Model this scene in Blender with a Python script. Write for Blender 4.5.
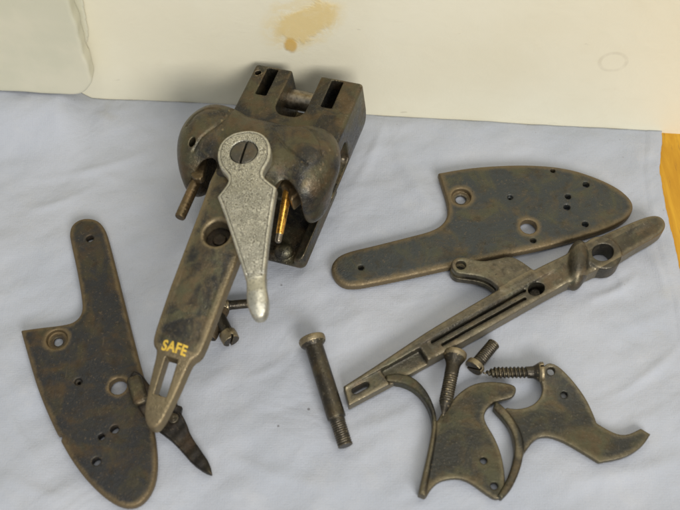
import bpy, bmesh, math, random
import numpy as np
from mathutils import Vector, Matrix

# ------------------------------------------------------------------ clear
for o in list(bpy.data.objects): bpy.data.objects.remove(o, do_unlink=True)
scene = bpy.context.scene
COL = scene.collection
MM = 0.001
R = math.radians

# ------------------------------------------------------------------ camera
cam_d = bpy.data.cameras.new('camera'); cam = bpy.data.objects.new('camera', cam_d); COL.objects.link(cam)
cam_d.sensor_width = 36.0; cam_d.lens = 36.0*1000/680
cam_d.clip_start = 0.01; cam_d.clip_end = 20
cam.location = (0, -430*math.sin(R(30))*MM, 430*math.cos(R(30))*MM)
cam.rotation_euler = (R(30), 0, 0)
cam_d.dof.use_dof = True; cam_d.dof.focus_distance = 0.435; cam_d.dof.aperture_fstop = 13.0
scene.camera = cam

# ------------------------------------------------------------------ world + lamps (a workshop: ceiling tubes and a window, no sun)
w = bpy.data.worlds.new('World'); scene.world = w; w.use_nodes = True
bg = w.node_tree.nodes['Background']; bg.inputs[0].default_value = (0.90, 0.95, 1.0, 1); bg.inputs[1].default_value = 0.34

def area(name, loc, target, sx, sy, power, col):
    d = bpy.data.lights.new(name, 'AREA'); d.shape = 'RECTANGLE'; d.size = sx; d.size_y = sy
    d.energy = power; d.color = col
    o = bpy.data.objects.new(name, d); COL.objects.link(o); o.location = loc
    o.rotation_euler = (Vector(target)-Vector(loc)).to_track_quat('-Z', 'Y').to_euler()
    return o
area('ceiling_tube_light', (0.15, -0.12, 1.15), (0.03, 0.02, 0), 1.2, 0.12, 4.5, (1.0, 0.95, 0.85))
area('window_light', (0.62, -1.55, 1.15), (0.0, 0.02, 0), 1.0, 0.7, 32.0, (1.0, 0.97, 0.92))

scene.view_settings.view_transform = 'Standard'; scene.view_settings.look = 'None'
scene.view_settings.exposure = 0.0; scene.view_settings.gamma = 1.0
scene.view_settings.use_curve_mapping = False
scene.render.engine = 'CYCLES'

# ------------------------------------------------------------------ node helpers
def new_mat(name):
    m = bpy.data.materials.new(name); m.use_nodes = True
    return m, m.node_tree, m.node_tree.nodes['Principled BSDF']
class N:
    def __init__(s, nt): s.nt = nt; s.tc = None
    def add(s, t, **kw):
        n = s.nt.nodes.new(t)
        for k, v in kw.items(): setattr(n, k, v)
        return n
    def link(s, a, b): s.nt.links.new(a, b)
    def val(s, sock, v):
        if hasattr(v, 'is_output') or isinstance(v, bpy.types.NodeSocket): s.link(v, sock)
        else: sock.default_value = v
    def coord(s):
        if not s.tc: s.tc = s.add('ShaderNodeTexCoord')
        return s.tc.outputs['Object']
    def noise(s, scale, detail=4, rough=0.55, dist=0.0, vec=None):
        n = s.add('ShaderNodeTexNoise'); s.link(vec or s.coord(), n.inputs['Vector'])
        n.inputs['Scale'].default_value = scale; n.inputs['Detail'].default_value = detail
        n.inputs['Roughness'].default_value = rough; n.inputs['Distortion'].default_value = dist
        return n.outputs[0]
    def voro(s, scale, vec=None, rnd=1.0):
        n = s.add('ShaderNodeTexVoronoi'); s.link(vec or s.coord(), n.inputs['Vector'])
        n.inputs['Scale'].default_value = scale; n.inputs['Randomness'].default_value = rnd
        return n.outputs['Distance']
    def math(s, op, a, b=0.0, c=0.0, clamp=False):
        n = s.add('ShaderNodeMath', operation=op); n.use_clamp = clamp
        s.val(n.inputs[0], a); s.val(n.inputs[1], b); s.val(n.inputs[2], c)
        return n.outputs[0]
    def ramp(s, x, lo, hi, a=0.0, b=1.0):
        n = s.add('ShaderNodeMapRange'); n.clamp = True; n.interpolation_type = 'SMOOTHSTEP'
        s.val(n.inputs[0], x); n.inputs[1].default_value = lo; n.inputs[2].default_value = hi
        n.inputs[3].default_value = a; n.inputs[4].default_value = b
        return n.outputs[0]
    def mix(s, f, a, b):
        n = s.add('ShaderNodeMix', data_type='RGBA')
        s.val(n.inputs[0], f)
        for sock, v in ((n.inputs[6], a), (n.inputs[7], b)):
            if isinstance(v, tuple): sock.default_value = (*v, 1)
            else: s.link(v, sock)
        return n.outputs[2]
    def bump(s, h, strength, dist, prev=None):
        n = s.add('ShaderNodeBump'); n.inputs['Strength'].default_value = strength
        n.inputs['Distance'].default_value = dist; s.link(h, n.inputs['Height'])
        if prev: s.link(prev, n.inputs['Normal'])
        return n.outputs[0]
    def warp(s, vec, scale, amt):
        t = s.add('ShaderNodeTexNoise'); s.link(vec, t.inputs['Vector']); t.inputs['Scale'].default_value = scale
        a = s.add('ShaderNodeVectorMath', operation='SCALE'); s.link(t.outputs['Color'], a.inputs[0]); a.inputs['Scale'].default_value = amt
        q = s.add('ShaderNodeVectorMath', operation='ADD'); s.link(vec, q.inputs[0]); s.link(a.outputs[0], q.inputs[1])
        return q.outputs[0]
    def attr(s, name):
        n = s.add('ShaderNodeAttribute'); n.attribute_name = name; return n.outputs['Fac']
    def point(s): return s.add('ShaderNodeNewGeometry').outputs['Pointiness']

def patina(name, dark=(0.050, 0.049, 0.047), mid=(0.115, 0.090, 0.055), worn=(0.235, 0.188, 0.115),
           metallic=0.8, rough=(0.34, 0.60), seed=0.0, midlo=0.42, midhi=0.66, rimw=2.4, engrave=0.0, wear=0.8):
    """old gunmetal: blue grey steel, brown patina in blotches, brassy brown where the edges are worn"""
    m, nt, b = new_mat(name); n = N(nt)
    mp = n.add('ShaderNodeMapping'); n.link(n.coord(), mp.inputs[0]); mp.inputs['Location'].default_value = (seed, seed*0.7, seed*1.3)
    v = mp.outputs[0]
    big = n.noise(75, 5, 0.62, 0.6, v); fine = n.noise(900, 4, 0.65, 0, v); med = n.noise(260, 4, 0.6, 0.3, v)
    bl = n.ramp(big, midlo, midhi)
    hue = n.ramp(n.noise(130, 4, 0.6, 0.4, mp.outputs[0]), 0.40, 0.62)
    mid2 = n.mix(hue, (mid[0]*0.86, mid[1]*0.98, mid[2]*0.98), (mid[0]*1.05, mid[1]*0.95, mid[2]*0.92))
    c = n.mix(bl, dark, mid2)
    c = n.mix(n.ramp(med, 0.50, 0.75, 0, 0.55), c, (mid[0]*0.48, mid[1]*0.46, mid[2]*0.46))
    # worn rims: distance to the outline (mm) and convex edges
    rim = n.math('ADD', n.attr('rim'), n.math('MULTIPLY', n.math('SUBTRACT', med, 0.5), 3.0))
    rm = n.ramp(rim, 0.2, rimw, 1, 0)
    pt = n.ramp(n.math('ADD', n.point(), n.math('MULTIPLY', n.math('SUBTRACT', fine, 0.5), 0.06)), 0.515, 0.60)
    e = n.math('MULTIPLY', n.math('MAXIMUM', rm, pt), wear, clamp=True)
    c = n.mix(e, c, worn)
    # fine speckle: pale scratches and dark pits
    sp = n.ramp(fine, 0.58, 0.70, 0, 0.5); c = n.mix(sp, c, (worn[0]*0.9, worn[1]*0.95, worn[2]*1.15))
    pit = n.math('MULTIPLY', n.ramp(n.voro(520, n.warp(v, 340, 0.0022)), 0.08, 0.24, 0.55, 0), n.ramp(n.noise(190, 3, 0.6, 0, v), 0.50, 0.66)); c = n.mix(pit, c, (0.02, 0.017, 0.013))
    mps = n.add('ShaderNodeMapping'); n.link(v, mps.inputs[0]); mps.inputs['Scale'].default_value = (2600, 190, 900); mps.inputs['Rotation'].default_value = (0, 0, 0.6+seed)
    scr = n.ramp(n.noise(1.0, 2, 0.5, 0.4, mps.outputs[0]), 0.68, 0.76, 0, 0.30); c = n.mix(scr, c, (worn[0], worn[1]*1.05, worn[2]*1.3))
    n.link(c, b.inputs['Base Color'])
    b.inputs['Metallic'].default_value = metallic
    rr = n.ramp(n.math('ADD', n.math('MULTIPLY', big, 0.5), n.math('MULTIPLY', fine, 0.5)), 0.35, 0.65, rough[0], rough[1])
    n.link(rr, b.inputs['Roughness'])
    bp = n.bump(n.math('ADD', fine, n.math('MULTIPLY', med, 1.6)), 0.55, 0.00030)
    bp = n.bump(n.math('MULTIPLY', pit, -1.0), 0.35, 0.0002, bp)
    if engrave > 0:
        wv = n.voro(420, v); wob = n.math('ADD', n.math('MULTIPLY', wv, 26.0), n.math('MULTIPLY', med, 8.0))
        eng = n.ramp(n.math('SINE', wob), 0.1, 0.8)
        msk = n.ramp(n.noise(60, 2, 0.5, 0, v), 0.44, 0.54)
        bp = n.bump(n.math('MULTIPLY', eng, msk), engrave, 0.00025, bp)
    n.link(bp, b.inputs['Normal'])
    return m

M_ACTION = patina('action_steel', mid=(0.13, 0.105, 0.064), seed=0.3, engrave=0.35, midlo=0.36, midhi=0.60, rough=(0.22, 0.48))
M_TANG = patina('tang_steel', mid=(0.155, 0.130, 0.080), worn=(0.26, 0.205, 0.118), seed=1.3, engrave=0.45, midlo=0.40, midhi=0.60, rimw=3.6)
M_PLATE_A = patina('lock_plate_steel', dark=(0.040, 0.041, 0.043), mid=(0.085, 0.066, 0.040), worn=(0.20, 0.145, 0.075), seed=2.1, engrave=0.25, metallic=0.7, rough=(0.42, 0.68), rimw=2.6)
M_PLATE_B = patina('lock_plate_mottled_steel', dark=(0.060, 0.066, 0.066), mid=(0.112, 0.098, 0.062), worn=(0.21, 0.155, 0.082), seed=3.7, engrave=0.25, metallic=0.7, rough=(0.42, 0.68), rimw=3.4)
M_BAR = patina('trigger_plate_steel', dark=(0.075, 0.069, 0.055), mid=(0.138, 0.117, 0.078), worn=(0.26, 0.218, 0.142), seed=4.4, rough=(0.30, 0.5), wear=0.65)
M_TRIG = patina('trigger_steel', dark=(0.040, 0.040, 0.036), mid=(0.096, 0.082, 0.050), worn=(0.20, 0.166, 0.102), seed=5.9, rough=(0.34, 0.56), midlo=0.36, midhi=0.62, wear=0.55)
M_SCREW = patina('screw_steel', dark=(0.060, 0.053, 0.042), mid=(0.13, 0.10, 0.058), worn=(0.33, 0.268, 0.165), seed=6.6, rough=(0.28, 0.48))
M_DARK = patina('blackened_steel', dark=(0.028, 0.025, 0.022), mid=(0.055, 0.042, 0.028), worn=(0.13, 0.095, 0.055), seed=7.2, rough=(0.4, 0.65))
M_BRONZE = patina('bronze', dark=(0.12, 0.085, 0.045), mid=(0.20, 0.145, 0.075), worn=(0.36, 0.27, 0.15), seed=8.1, rough=(0.3, 0.5))

def bright_steel():
    m, nt, b = new_mat('engraved_bright_steel'); n = N(nt)
    v = n.coord()
    big = n.noise(90, 4, 0.6); fine = n.noise(1100, 3, 0.6); med = n.noise(320, 3, 0.6)
    wob = n.math('ADD', n.math('MULTIPLY', n.voro(620), 22.0), n.math('MULTIPLY', med, 7.0))
    eng = n.ramp(n.math('SINE', wob), -0.1, 0.7)
    keep = n.ramp(n.attr('rim'), 0.7, 1.3)                         # plain border line round the engraving
    line = n.ramp(n.math('ABSOLUTE', n.math('SUBTRACT', n.attr('rim'), 1.25)), 0.10, 0.35, 1, 0)
    cut = n.math('MULTIPLY', eng, keep)
    c = n.mix(n.ramp(big, 0.35, 0.65), (0.47, 0.455, 0.375), (0.64, 0.615, 0.51))
    c = n.mix(n.math('MULTIPLY', cut, 0.75), c, (0.16, 0.15, 0.12))
    c = n.mix(n.math('MULTIPLY', line, 0.6), c, (0.11, 0.10, 0.085))
    c = n.mix(n.ramp(fine, 0.54, 0.68, 0, 0.6), c, (0.15, 0.14, 0.115))
    n.link(c, b.inputs['Base Color']); b.inputs['Metallic'].default_value = 0.85
    n.link(n.ramp(fine, 0.3, 0.7, 0.30, 0.52), b.inputs['Roughness'])
    bp = n.bump(cut, 0.7, -0.0003); bp = n.bump(line, 0.5, -0.0002, bp); bp = n.bump(fine, 0.5, 0.0003, bp)
    n.link(bp, b.inputs['Normal'])
    return m
M_LEVER = bright_steel()

def simple(name, col, metallic, rough, bump=0.2, var=0.25, scale=400):
    m, nt, b = new_mat(name); n = N(nt)
    f = n.noise(scale, 4, 0.6)
    c = n.mix(n.ramp(f, 0.35, 0.65), tuple(x*(1-var) for x in col), tuple(min(1, x*(1+var)) for x in col))
    n.link(c, b.inputs['Base Color']); b.inputs['Metallic'].default_value = metallic
    n.link(n.ramp(f, 0.3, 0.7, rough*0.8, rough*1.2), b.inputs['Roughness'])
    n.link(n.bump(f, bump, 0.0002), b.inputs['Normal'])
    return m
M_GOLD = simple('gold_inlay', (0.95, 0.62, 0.10), 0.55, 0.38, 0.15, 0.12, 1500)
M_GILT = simple('gilded_steel', (0.80, 0.42, 0.085), 0.9, 0.26, 0.15, 0.3, 500)
M_PINST = simple('polished_pin_steel', (0.30, 0.26, 0.20), 0.9, 0.34, 0.15, 0.25, 500)

def cloth_mat():
    m, nt, b = new_mat('pale_cloth'); n = N(nt)
    v = n.coord()
    big = n.noise(14, 4, 0.6, 0.4); mid = n.noise(60, 5, 0.65); fine = n.noise(1400, 2, 0.6)
    c = n.mix(n.ramp(big, 0.35, 0.65), (0.395, 0.420, 0.475), (0.435, 0.455, 0.505))
    c = n.mix(n.ramp(mid, 0.5, 0.75, 0, 0.5), c, (0.47, 0.482, 0.515))
    # grease: a few yellowish smudges and tiny filings
    yel = n.math('MULTIPLY', n.ramp(n.noise(21, 3, 0.6, 0.3), 0.63, 0.74, 0, 0.30), n.ramp(mid, 0.4, 0.6))
    c = n.mix(yel, c, (0.34, 0.315, 0.24))
    vor = n.add('ShaderNodeTexVoronoi'); n.link(v, vor.inputs['Vector']); vor.inputs['Scale'].default_value = 85
    sep = n.add('ShaderNodeSeparateColor'); n.link(vor.outputs['Color'], sep.inputs[0])
    speck = n.math('MULTIPLY', n.ramp(vor.outputs['Distance'], 0.03, 0.065, 1, 0), n.ramp(sep.outputs[0], 0.86, 0.90))
    c = n.mix(n.math('MULTIPLY', speck, 0.7), c, (0.10, 0.09, 0.085))
    vor2 = n.add('ShaderNodeTexVoronoi'); n.link(v, vor2.inputs['Vector']); vor2.inputs['Scale'].default_value = 210
    sep2 = n.add('ShaderNodeSeparateColor'); n.link(vor2.outputs['Color'], sep2.inputs[0])
    s2 = n.math('MULTIPLY', n.ramp(vor2.outputs['Distance'], 0.05, 0.10, 1, 0), n.ramp(sep2.outputs[1], 0.88, 0.92))
    c = n.mix(n.math('MULTIPLY', s2, 0.35), c, (0.22, 0.20, 0.19))
    n.link(c, b.inputs['Base Color']); b.inputs['Roughness'].default_value = 0.95
    b.inputs['Specular IOR Level'].default_value = 0.15
    b.inputs['Sheen Weight'].default_value = 0.15
    # plain weave
    wa = n.add('ShaderNodeTexWave'); wa.bands_direction = 'X'; n.link(v, wa.inputs[0]); wa.inputs['Scale'].default_value = 330; wa.inputs['Distortion'].default_value = 1.2
    wb = n.add('ShaderNodeTexWave'); wb.bands_direction = 'Y'; n.link(v, wb.inputs[0]); wb.inputs['Scale'].default_value = 330; wb.inputs['Distortion'].default_value = 1.2
    bp = n.bump(n.math('ADD', wa.outputs['Fac'], wb.outputs['Fac']), 0.10, 0.0002)
    bp = n.bump(fine, 0.35, 0.0003, bp); bp = n.bump(mid, 0.32, 0.0022, bp); bp = n.bump(n.noise(24, 3, 0.5, 1.0), 0.32, 0.006, bp)
    n.link(bp, b.inputs['Normal'])
    return m

def wall_mat():
    m, nt, b = new_mat('cream_wall_paint'); n = N(nt)
    v = n.coord()   # wall-local metres: x along the wall, z up
    big = n.noise(9, 4, 0.6); mid = n.noise(70, 5, 0.65, 0.3); fine = n.noise(800, 3, 0.6)
    c = n.mix(n.ramp(big, 0.35, 0.65), (0.76, 0.715, 0.555), (0.80, 0.765, 0.615))
    c = n.mix(n.ramp(mid, 0.55, 0.8, 0, 0.30), c, (0.70, 0.65, 0.49))
    sx = n.add('ShaderNodeSeparateXYZ'); n.link(v, sx.inputs[0]); X, Y, Z = sx.outputs
    # horizontal brush and rub marks
    mpg = n.add('ShaderNodeMapping'); n.link(v, mpg.inputs[0]); mpg.inputs['Scale'].default_value = (12, 1, 90)
    c = n.mix(n.ramp(n.noise(1.6, 5, 0.7, 0.6, mpg.outputs[0]), 0.60, 0.80, 0, 0.22), c, (0.66, 0.61, 0.47))
    # dried amber glue smear with a run at its lower end
    wob = n.math('MULTIPLY', n.math('SUBTRACT', n.noise(95, 4, 0.6, 0.5), 0.5), 0.016)
    def blob(cx, cz, ang, rx, rz, wk=1.0):
        ca, sa = math.cos(ang), math.sin(ang)
        dx = n.math('SUBTRACT', X, cx); dz = n.math('SUBTRACT', Z, cz)
        p = n.math('ADD', n.math('MULTIPLY', dx, ca), n.math('MULTIPLY', dz, sa))
        q = n.math('SUBTRACT', n.math('MULTIPLY', dz, ca), n.math('MULTIPLY', dx, sa))
        wb_ = n.math('MULTIPLY', wob, wk); p = n.math('DIVIDE', n.math('ADD', p, wb_), rx); q = n.math('DIVIDE', n.math('ADD', q, wb_), rz)
        return n.math('SQRT', n.math('ADD', n.math('MULTIPLY', p, p), n.math('MULTIPLY', q, q)))
    S = WALL_STAIN
    smear = n.ramp(blob(*S['smear']), 0.70, 1.05, 1, 0)
    core = n.ramp(blob(*S['core']), 0.65, 1.05, 1, 0)
    drip = n.ramp(blob(*S['drip'], 0.25), 0.55, 1.05, 1, 0)
    smear = n.math('MULTIPLY', smear, n.ramp(n.noise(160, 4, 0.7, 1.2), 0.36, 0.52, 0.25, 1))
    c = n.mix(n.math('MULTIPLY', smear, 0.42), c, (0.74, 0.60, 0.30))
    c = n.mix(n.math('MULTIPLY', core, 0.60), c, (0.72, 0.53, 0.19))
    c = n.mix(n.math('MULTIPLY', drip, 0.80), c, (0.62, 0.38, 0.075))
    # faint ring left by a cup
    dx = n.math('SUBTRACT', X, S['ring'][0]); dz = n.math('SUBTRACT', Z, S['ring'][1])
    rr = n.math('SQRT', n.math('ADD', n.math('MULTIPLY', dx, dx), n.math('MULTIPLY', dz, dz)))
    ring = n.ramp(n.math('ABSOLUTE', n.math('SUBTRACT', rr, S['ring'][2])), 0.0003, 0.0013, 1, 0)
    c = n.mix(n.math('MULTIPLY', ring, n.ramp(mid, 0.35, 0.6, 0.05, 0.30)), c, (0.50, 0.45, 0.34))
    # scuffs
    mps = n.add('ShaderNodeMapping'); n.link(v, mps.inputs[0]); mps.inputs['Scale'].default_value = (55, 1, 160)
    sc = n.ramp(n.noise(1.0, 3, 0.6, 0.5, mps.outputs[0]), 0.715, 0.76)
    c = n.mix(n.math('MULTIPLY', sc, 0.35), c, (0.42, 0.37, 0.27))
    n.link(c, b.inputs['Base Color'])
    gl = n.math('MAXIMUM', core, drip); n.link(n.ramp(gl, 0, 1, 0.50, 0.18), b.inputs['Roughness'])
    b.inputs['Specular IOR Level'].default_value = 0.35
    bp = n.bump(mid, 0.25, 0.001); bp = n.bump(fine, 0.12, 0.0003, bp); bp = n.bump(gl, 0.25, 0.0008, bp)
    n.link(bp, b.inputs['Normal'])
    return m

def wood_mat():
    m, nt, b = new_mat('varnished_wood'); n = N(nt)
    mp = n.add('ShaderNodeMapping'); n.link(n.coord(), mp.inputs[0]); mp.inputs['Scale'].default_value = (60, 7, 60)
    g = n.noise(2.2, 6, 0.65, 1.2, mp.outputs[0]); f = n.noise(14, 3, 0.6, 0, mp.outputs[0])
    c = n.mix(n.ramp(g, 0.35, 0.65), (0.50, 0.25, 0.020), (0.62, 0.34, 0.030))
    c = n.mix(n.ramp(f, 0.62, 0.75, 0, 0.5), c, (0.26, 0.12, 0.03))
    n.link(c, b.inputs['Base Color']); b.inputs['Roughness'].default_value = 0.55; b.inputs['Specular IOR Level'].default_value = 0.25
    n.link(n.bump(g, 0.15, 0.0006), b.inputs['Normal'])
    return m

def plastic_mat():
    m, nt, b = new_mat('old_white_plastic'); n = N(nt)
    big = n.noise(28, 4, 0.6); fine = n.noise(500, 3, 0.6)
    c = n.mix(n.ramp(big, 0.35, 0.65), (0.60, 0.585, 0.45), (0.66, 0.63, 0.49))
    c = n.mix(n.ramp(n.noise(150, 5, 0.7), 0.60, 0.75, 0, 0.3), c, (0.52, 0.50, 0.38))
    vor = n.add('ShaderNodeTexVoronoi'); n.link(n.coord(), vor.inputs['Vector']); vor.inputs['Scale'].default_value = 26
    sep = n.add('ShaderNodeSeparateColor'); n.link(vor.outputs['Color'], sep.inputs[0])
    sp = n.math('MULTIPLY', n.ramp(vor.outputs['Distance'], 0.03, 0.045, 1, 0), n.ramp(sep.outputs[0], 0.5, 0.55))
    c = n.mix(n.math('MULTIPLY', sp, 0.75), c, (0.12, 0.11, 0.07))
    n.link(c, b.inputs['Base Color']); b.inputs['Roughness'].default_value = 0.45
    b.inputs['Subsurface Weight'].default_value = 0.15; b.inputs['Subsurface Radius'].default_value = (0.004, 0.004, 0.003)
    bp = n.bump(big, 0.15, 0.002); n.link(n.bump(fine, 0.10, 0.0003, bp), b.inputs['Normal'])
    return m

# ------------------------------------------------------------------ signed distance modelling (all in millimetres)
def smooth_poly(pts, it=2):
    """Chaikin corner cutting; a point written (x, y, 1) stays sharp"""
    P = [(p[0], p[1], len(p) > 2) for p in pts]
    for _ in range(it):
        Q = []; k = len(P)
        for i in range(k):
            a, b = P[i], P[(i+1) % k]
            Q.append(a if a[2] else (0.75*a[0]+0.25*b[0], 0.75*a[1]+0.25*b[1], False))
            if not b[2]: Q.append((0.25*a[0]+0.75*b[0], 0.25*a[1]+0.75*b[1], False))
        P = Q
    return np.array([(p[0], p[1]) for p in P])
def poly_sd(poly, X, Y):
    sh = np.broadcast(X, Y).shape
    x = np.broadcast_to(X, sh).ravel().astype(np.float32); y = np.broadcast_to(Y, sh).ravel().astype(np.float32)
    d = np.full(x.shape, 1e9, np.float32); ins = np.zeros(x.shape, bool)
    k = len(poly)
    for i in range(k):
        ax, ay = poly[i]; bx, by = poly[(i+1) % k]
        ex, ey = bx-ax, by-ay; L = ex*ex+ey*ey
        if L < 1e-12: continue
        wx, wy = x-ax, y-ay
        t = np.clip((wx*ex+wy*ey)/L, 0, 1)
        d = np.minimum(d, (wx-t*ex)**2+(wy-t*ey)**2)
        if ay != by:
            c = ((ay <= y) & (by > y)) | ((by <= y) & (ay > y))
            ins ^= c & (x < ax+(y-ay)/(by-ay)*ex)
    d = np.sqrt(d); d[ins] *= -1
    return d.reshape(sh)
def smin(a, b, k):
    h = np.clip(0.5+0.5*(b-a)/k, 0, 1); return b*(1-h)+a*h-k*h*(1-h)
def smax(a, b, k): return -smin(-a, -b, k)
def rint(a, b, r):            # intersection with a rounded edge of radius r
    u = np.maximum(a+r, 0); v = np.maximum(b+r, 0)
    return np.minimum(np.maximum(a, b), -r) + np.sqrt(u*u+v*v) if r > 0 else np.maximum(a, b)
def box_sd(X, Y, Z, c, h, r=0.0):
    qx = np.abs(X-c[0])-h[0]+r; qy = np.abs(Y-c[1])-h[1]+r; qz = np.abs(Z-c[2])-h[2]+r
    return np.sqrt(np.maximum(qx, 0)**2+np.maximum(qy, 0)**2+np.maximum(qz, 0)**2)+np.minimum(np.maximum(qx, np.maximum(qy, qz)), 0)-r
def ell_sd(X, Y, Z, c, r):
    k = np.sqrt(((X-c[0])/r[0])**2+((Y-c[1])/r[1])**2+((Z-c[2])/r[2])**2)
    return (k-1)*min(r)
def cap_sd(X, Y, Z, a, b, r0, r1=None):
    r1 = r0 if r1 is None else r1
    a = np.array(a, float); b = np.array(b, float); ab = b-a; L = ab@ab
    t = np.clip(((X-a[0])*ab[0]+(Y-a[1])*ab[1]+(Z-a[2])*ab[2])/L, 0, 1)
    return np.sqrt((X-a[0]-t*ab[0])**2+(Y-a[1]-t*ab[1])**2+(Z-a[2]-t*ab[2])**2)-(r0+(r1-r0)*t)
def cyl2(X, Y, c, r): return np.sqrt((X-c[0])**2+(Y-c[1])**2)-r

def surface_nets(fn, lo, hi, h):
    ax = [np.arange(lo[i]-2*h, hi[i]+2.5*h, h, dtype=np.float32) for i in range(3)]
    X, Y, Z = ax[0][:, None, None], ax[1][None, :, None], ax[2][None, None, :]
    V = np.ascontiguousarray(np.broadcast_to(fn(X, Y, Z), (len(ax[0]), len(ax[1]), len(ax[2])))).astype(np.float32)
    V[[0, -1]] = 1; V[:, [0, -1]] = 1; V[:, :, [0, -1]] = 1
    ins = V < 0; nx, ny, nz = V.shape
    cnt = np.zeros((nx-1, ny-1, nz-1), np.int8)
    for i in (0, 1):
        for j in (0, 1):
            for k in (0, 1): cnt += ins[i:nx-1+i, j:ny-1+j, k:nz-1+k]
    act = (cnt > 0) & (cnt < 8)
    I, J, K = np.nonzero(act)
    idx = np.full(act.shape, -1, np.int64); idx[I, J, K] = np.arange(len(I))
    corner = {(i, j, k): V[I+i, J+j, K+k] for i in (0, 1) for j in (0, 1) for k in (0, 1)}
    acc = np.zeros((len(I), 3)); num = np.zeros(len(I))
    for a in corner:
        for d in range(3):
            if a[d] == 0:
                b = list(a); b[d] = 1; b = tuple(b)
                va, vb = corner[a], corner[b]; mk = (va < 0) != (vb < 0)
                den = np.where(mk, va-vb, 1); t = np.where(mk, va/den, 0)
                p = np.tile(np.array(a, float), (len(I), 1)); p[:, d] = t
                acc += p*mk[:, None]; num += mk
    P = acc/num[:, None]+np.stack([I, J, K], 1)
    verts = P*h+np.array([ax[0][0], ax[1][0], ax[2][0]])
    faces = []
    for d in range(3):
        s0 = [slice(1, -1)]*3; s1 = [slice(1, -1)]*3; s0[d] = slice(0, -1); s1[d] = slice(1, None)
        A = ins[tuple(s0)]; B = ins[tuple(s1)]
        for flip in (False, True):
            mk = (A & ~B) if not flip else (~A & B)
            i, j, k = np.nonzero(mk); c = [i+1, j+1, k+1]; c[d] = c[d]-1
            e, f = [(1, 2), (2, 0), (0, 1)][d]
            def cell(de, df):
                q = [c[0].copy(), c[1].copy(), c[2].copy()]; q[e] = q[e]-1+de; q[f] = q[f]-1+df
                return idx[q[0], q[1], q[2]]
            q4 = np.stack([cell(0, 0), cell(1, 0), cell(1, 1), cell(0, 1)], 1)
            faces.append(q4[:, ::-1] if flip else q4)
    F = np.concatenate(faces); F = F[(F >= 0).all(1)]
    return verts, F

def link_mesh(name, verts, faces, mat, parent=None, rim=None, smooth=True):
    me = bpy.data.meshes.new(name)
    verts = np.asarray(verts, np.float64)*MM
    if isinstance(faces, np.ndarray):
        n, k = faces.shape
        me.vertices.add(len(verts)); me.vertices.foreach_set('co', verts.astype(np.float32).ravel())
        me.loops.add(n*k); me.loops.foreach_set('vertex_index', faces.astype(np.int32).ravel())
        me.polygons.add(n); me.polygons.foreach_set('loop_start', np.arange(0, n*k, k, dtype=np.int32))
        me.update(calc_edges=True)
    else: me.from_pydata([tuple(v) for v in verts], [], [tuple(f) for f in faces])
    me.polygons.foreach_set('use_smooth', np.full(len(me.polygons), smooth))
    at = me.attributes.new('rim', 'FLOAT', 'POINT')
    at.data.foreach_set('value', np.asarray(rim if rim is not None else np.full(len(verts), 9.0), np.float32))
    me.materials.append(mat); me.update()
    o = bpy.data.objects.new(name, me); COL.objects.link(o)
    if parent: o.parent = parent
    return o
def sdf_obj(name, fn, lo, hi, h, mat, parent=None, rimfn=None, warp=None):
    v, f = surface_nets(fn, lo, hi, h)
    rim = rimfn(v) if rimfn else None
    if warp: v = warp(v)
    return link_mesh(name, v, f, mat, parent, rim)
def tag(o, label, cat, group=None):
    o['label'] = label; o['category'] = cat
    if group: o['group'] = group
    return o
def empty(name, loc, rot=None):
    o = bpy.data.objects.new(name, None); COL.objects.link(o); o.empty_display_size = 0.01
    o.location = Vector(loc)*MM
    if rot is not None: o.rotation_euler = rot
    return o
def rebase(o, x, y, z=0.0):
    """move a mesh's origin (mm, world) to the thing's base"""
    o.data.transform(Matrix.Translation((-x*MM, -y*MM, -z*MM))); o.location = (x*MM, y*MM, z*MM); return o

# ------------------------------------------------------------------ the setting: bench top, wall
WA = (-161.0, 91.0); WB = (157.0, 67.0)
wyaw = math.atan2(WB[1]-WA[1], WB[0]-WA[0])
def wall_y(x): return WA[1]+(x-WA[0])*(WB[1]-WA[1])/(WB[0]-WA[0])
WALL_STAIN = dict(smear=(-0.0160, 0.0573, 0.711, 0.0225, 0.0150), core=(-0.0143, 0.0574, 0.711, 0.0185, 0.0090), drip=(-0.0213, 0.0426, 0.0, 0.0034, 0.0056), ring=(0.1170, 0.0436, 0.0056))

def plain_box(name, lo, hi, mat, bevel=0.0, parent=None):
    bm = bmesh.new(); bmesh.ops.create_cube(bm, size=1)
    for v in bm.verts:
        v.co = Vector([(lo[i]+hi[i])/2+v.co[i]*(hi[i]-lo[i]) for i in range(3)])*MM
    if bevel: bmesh.ops.bevel(bm, geom=bm.edges[:], offset=bevel*MM, segments=2, affect='EDGES', profile=0.5)
    me = bpy.data.meshes.new(name); bm.to_mesh(me); bm.free(); me.materials.append(mat)
    o = bpy.data.objects.new(name, me); COL.objects.link(o)
    if parent: o.parent = parent
    return o
bench = plain_box('bench_top', (-420, -330, -33), (420, 140, -3), wood_mat(), 1.5); bench['kind'] = 'structure'
wall = plain_box('wall', (-600, 0, -40), (600, 30, 620), wall_mat()); wall['kind'] = 'structure'
wall.location = (0, wall_y(0)*MM, 0); wall.rotation_euler = (0, 0, wyaw)

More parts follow.
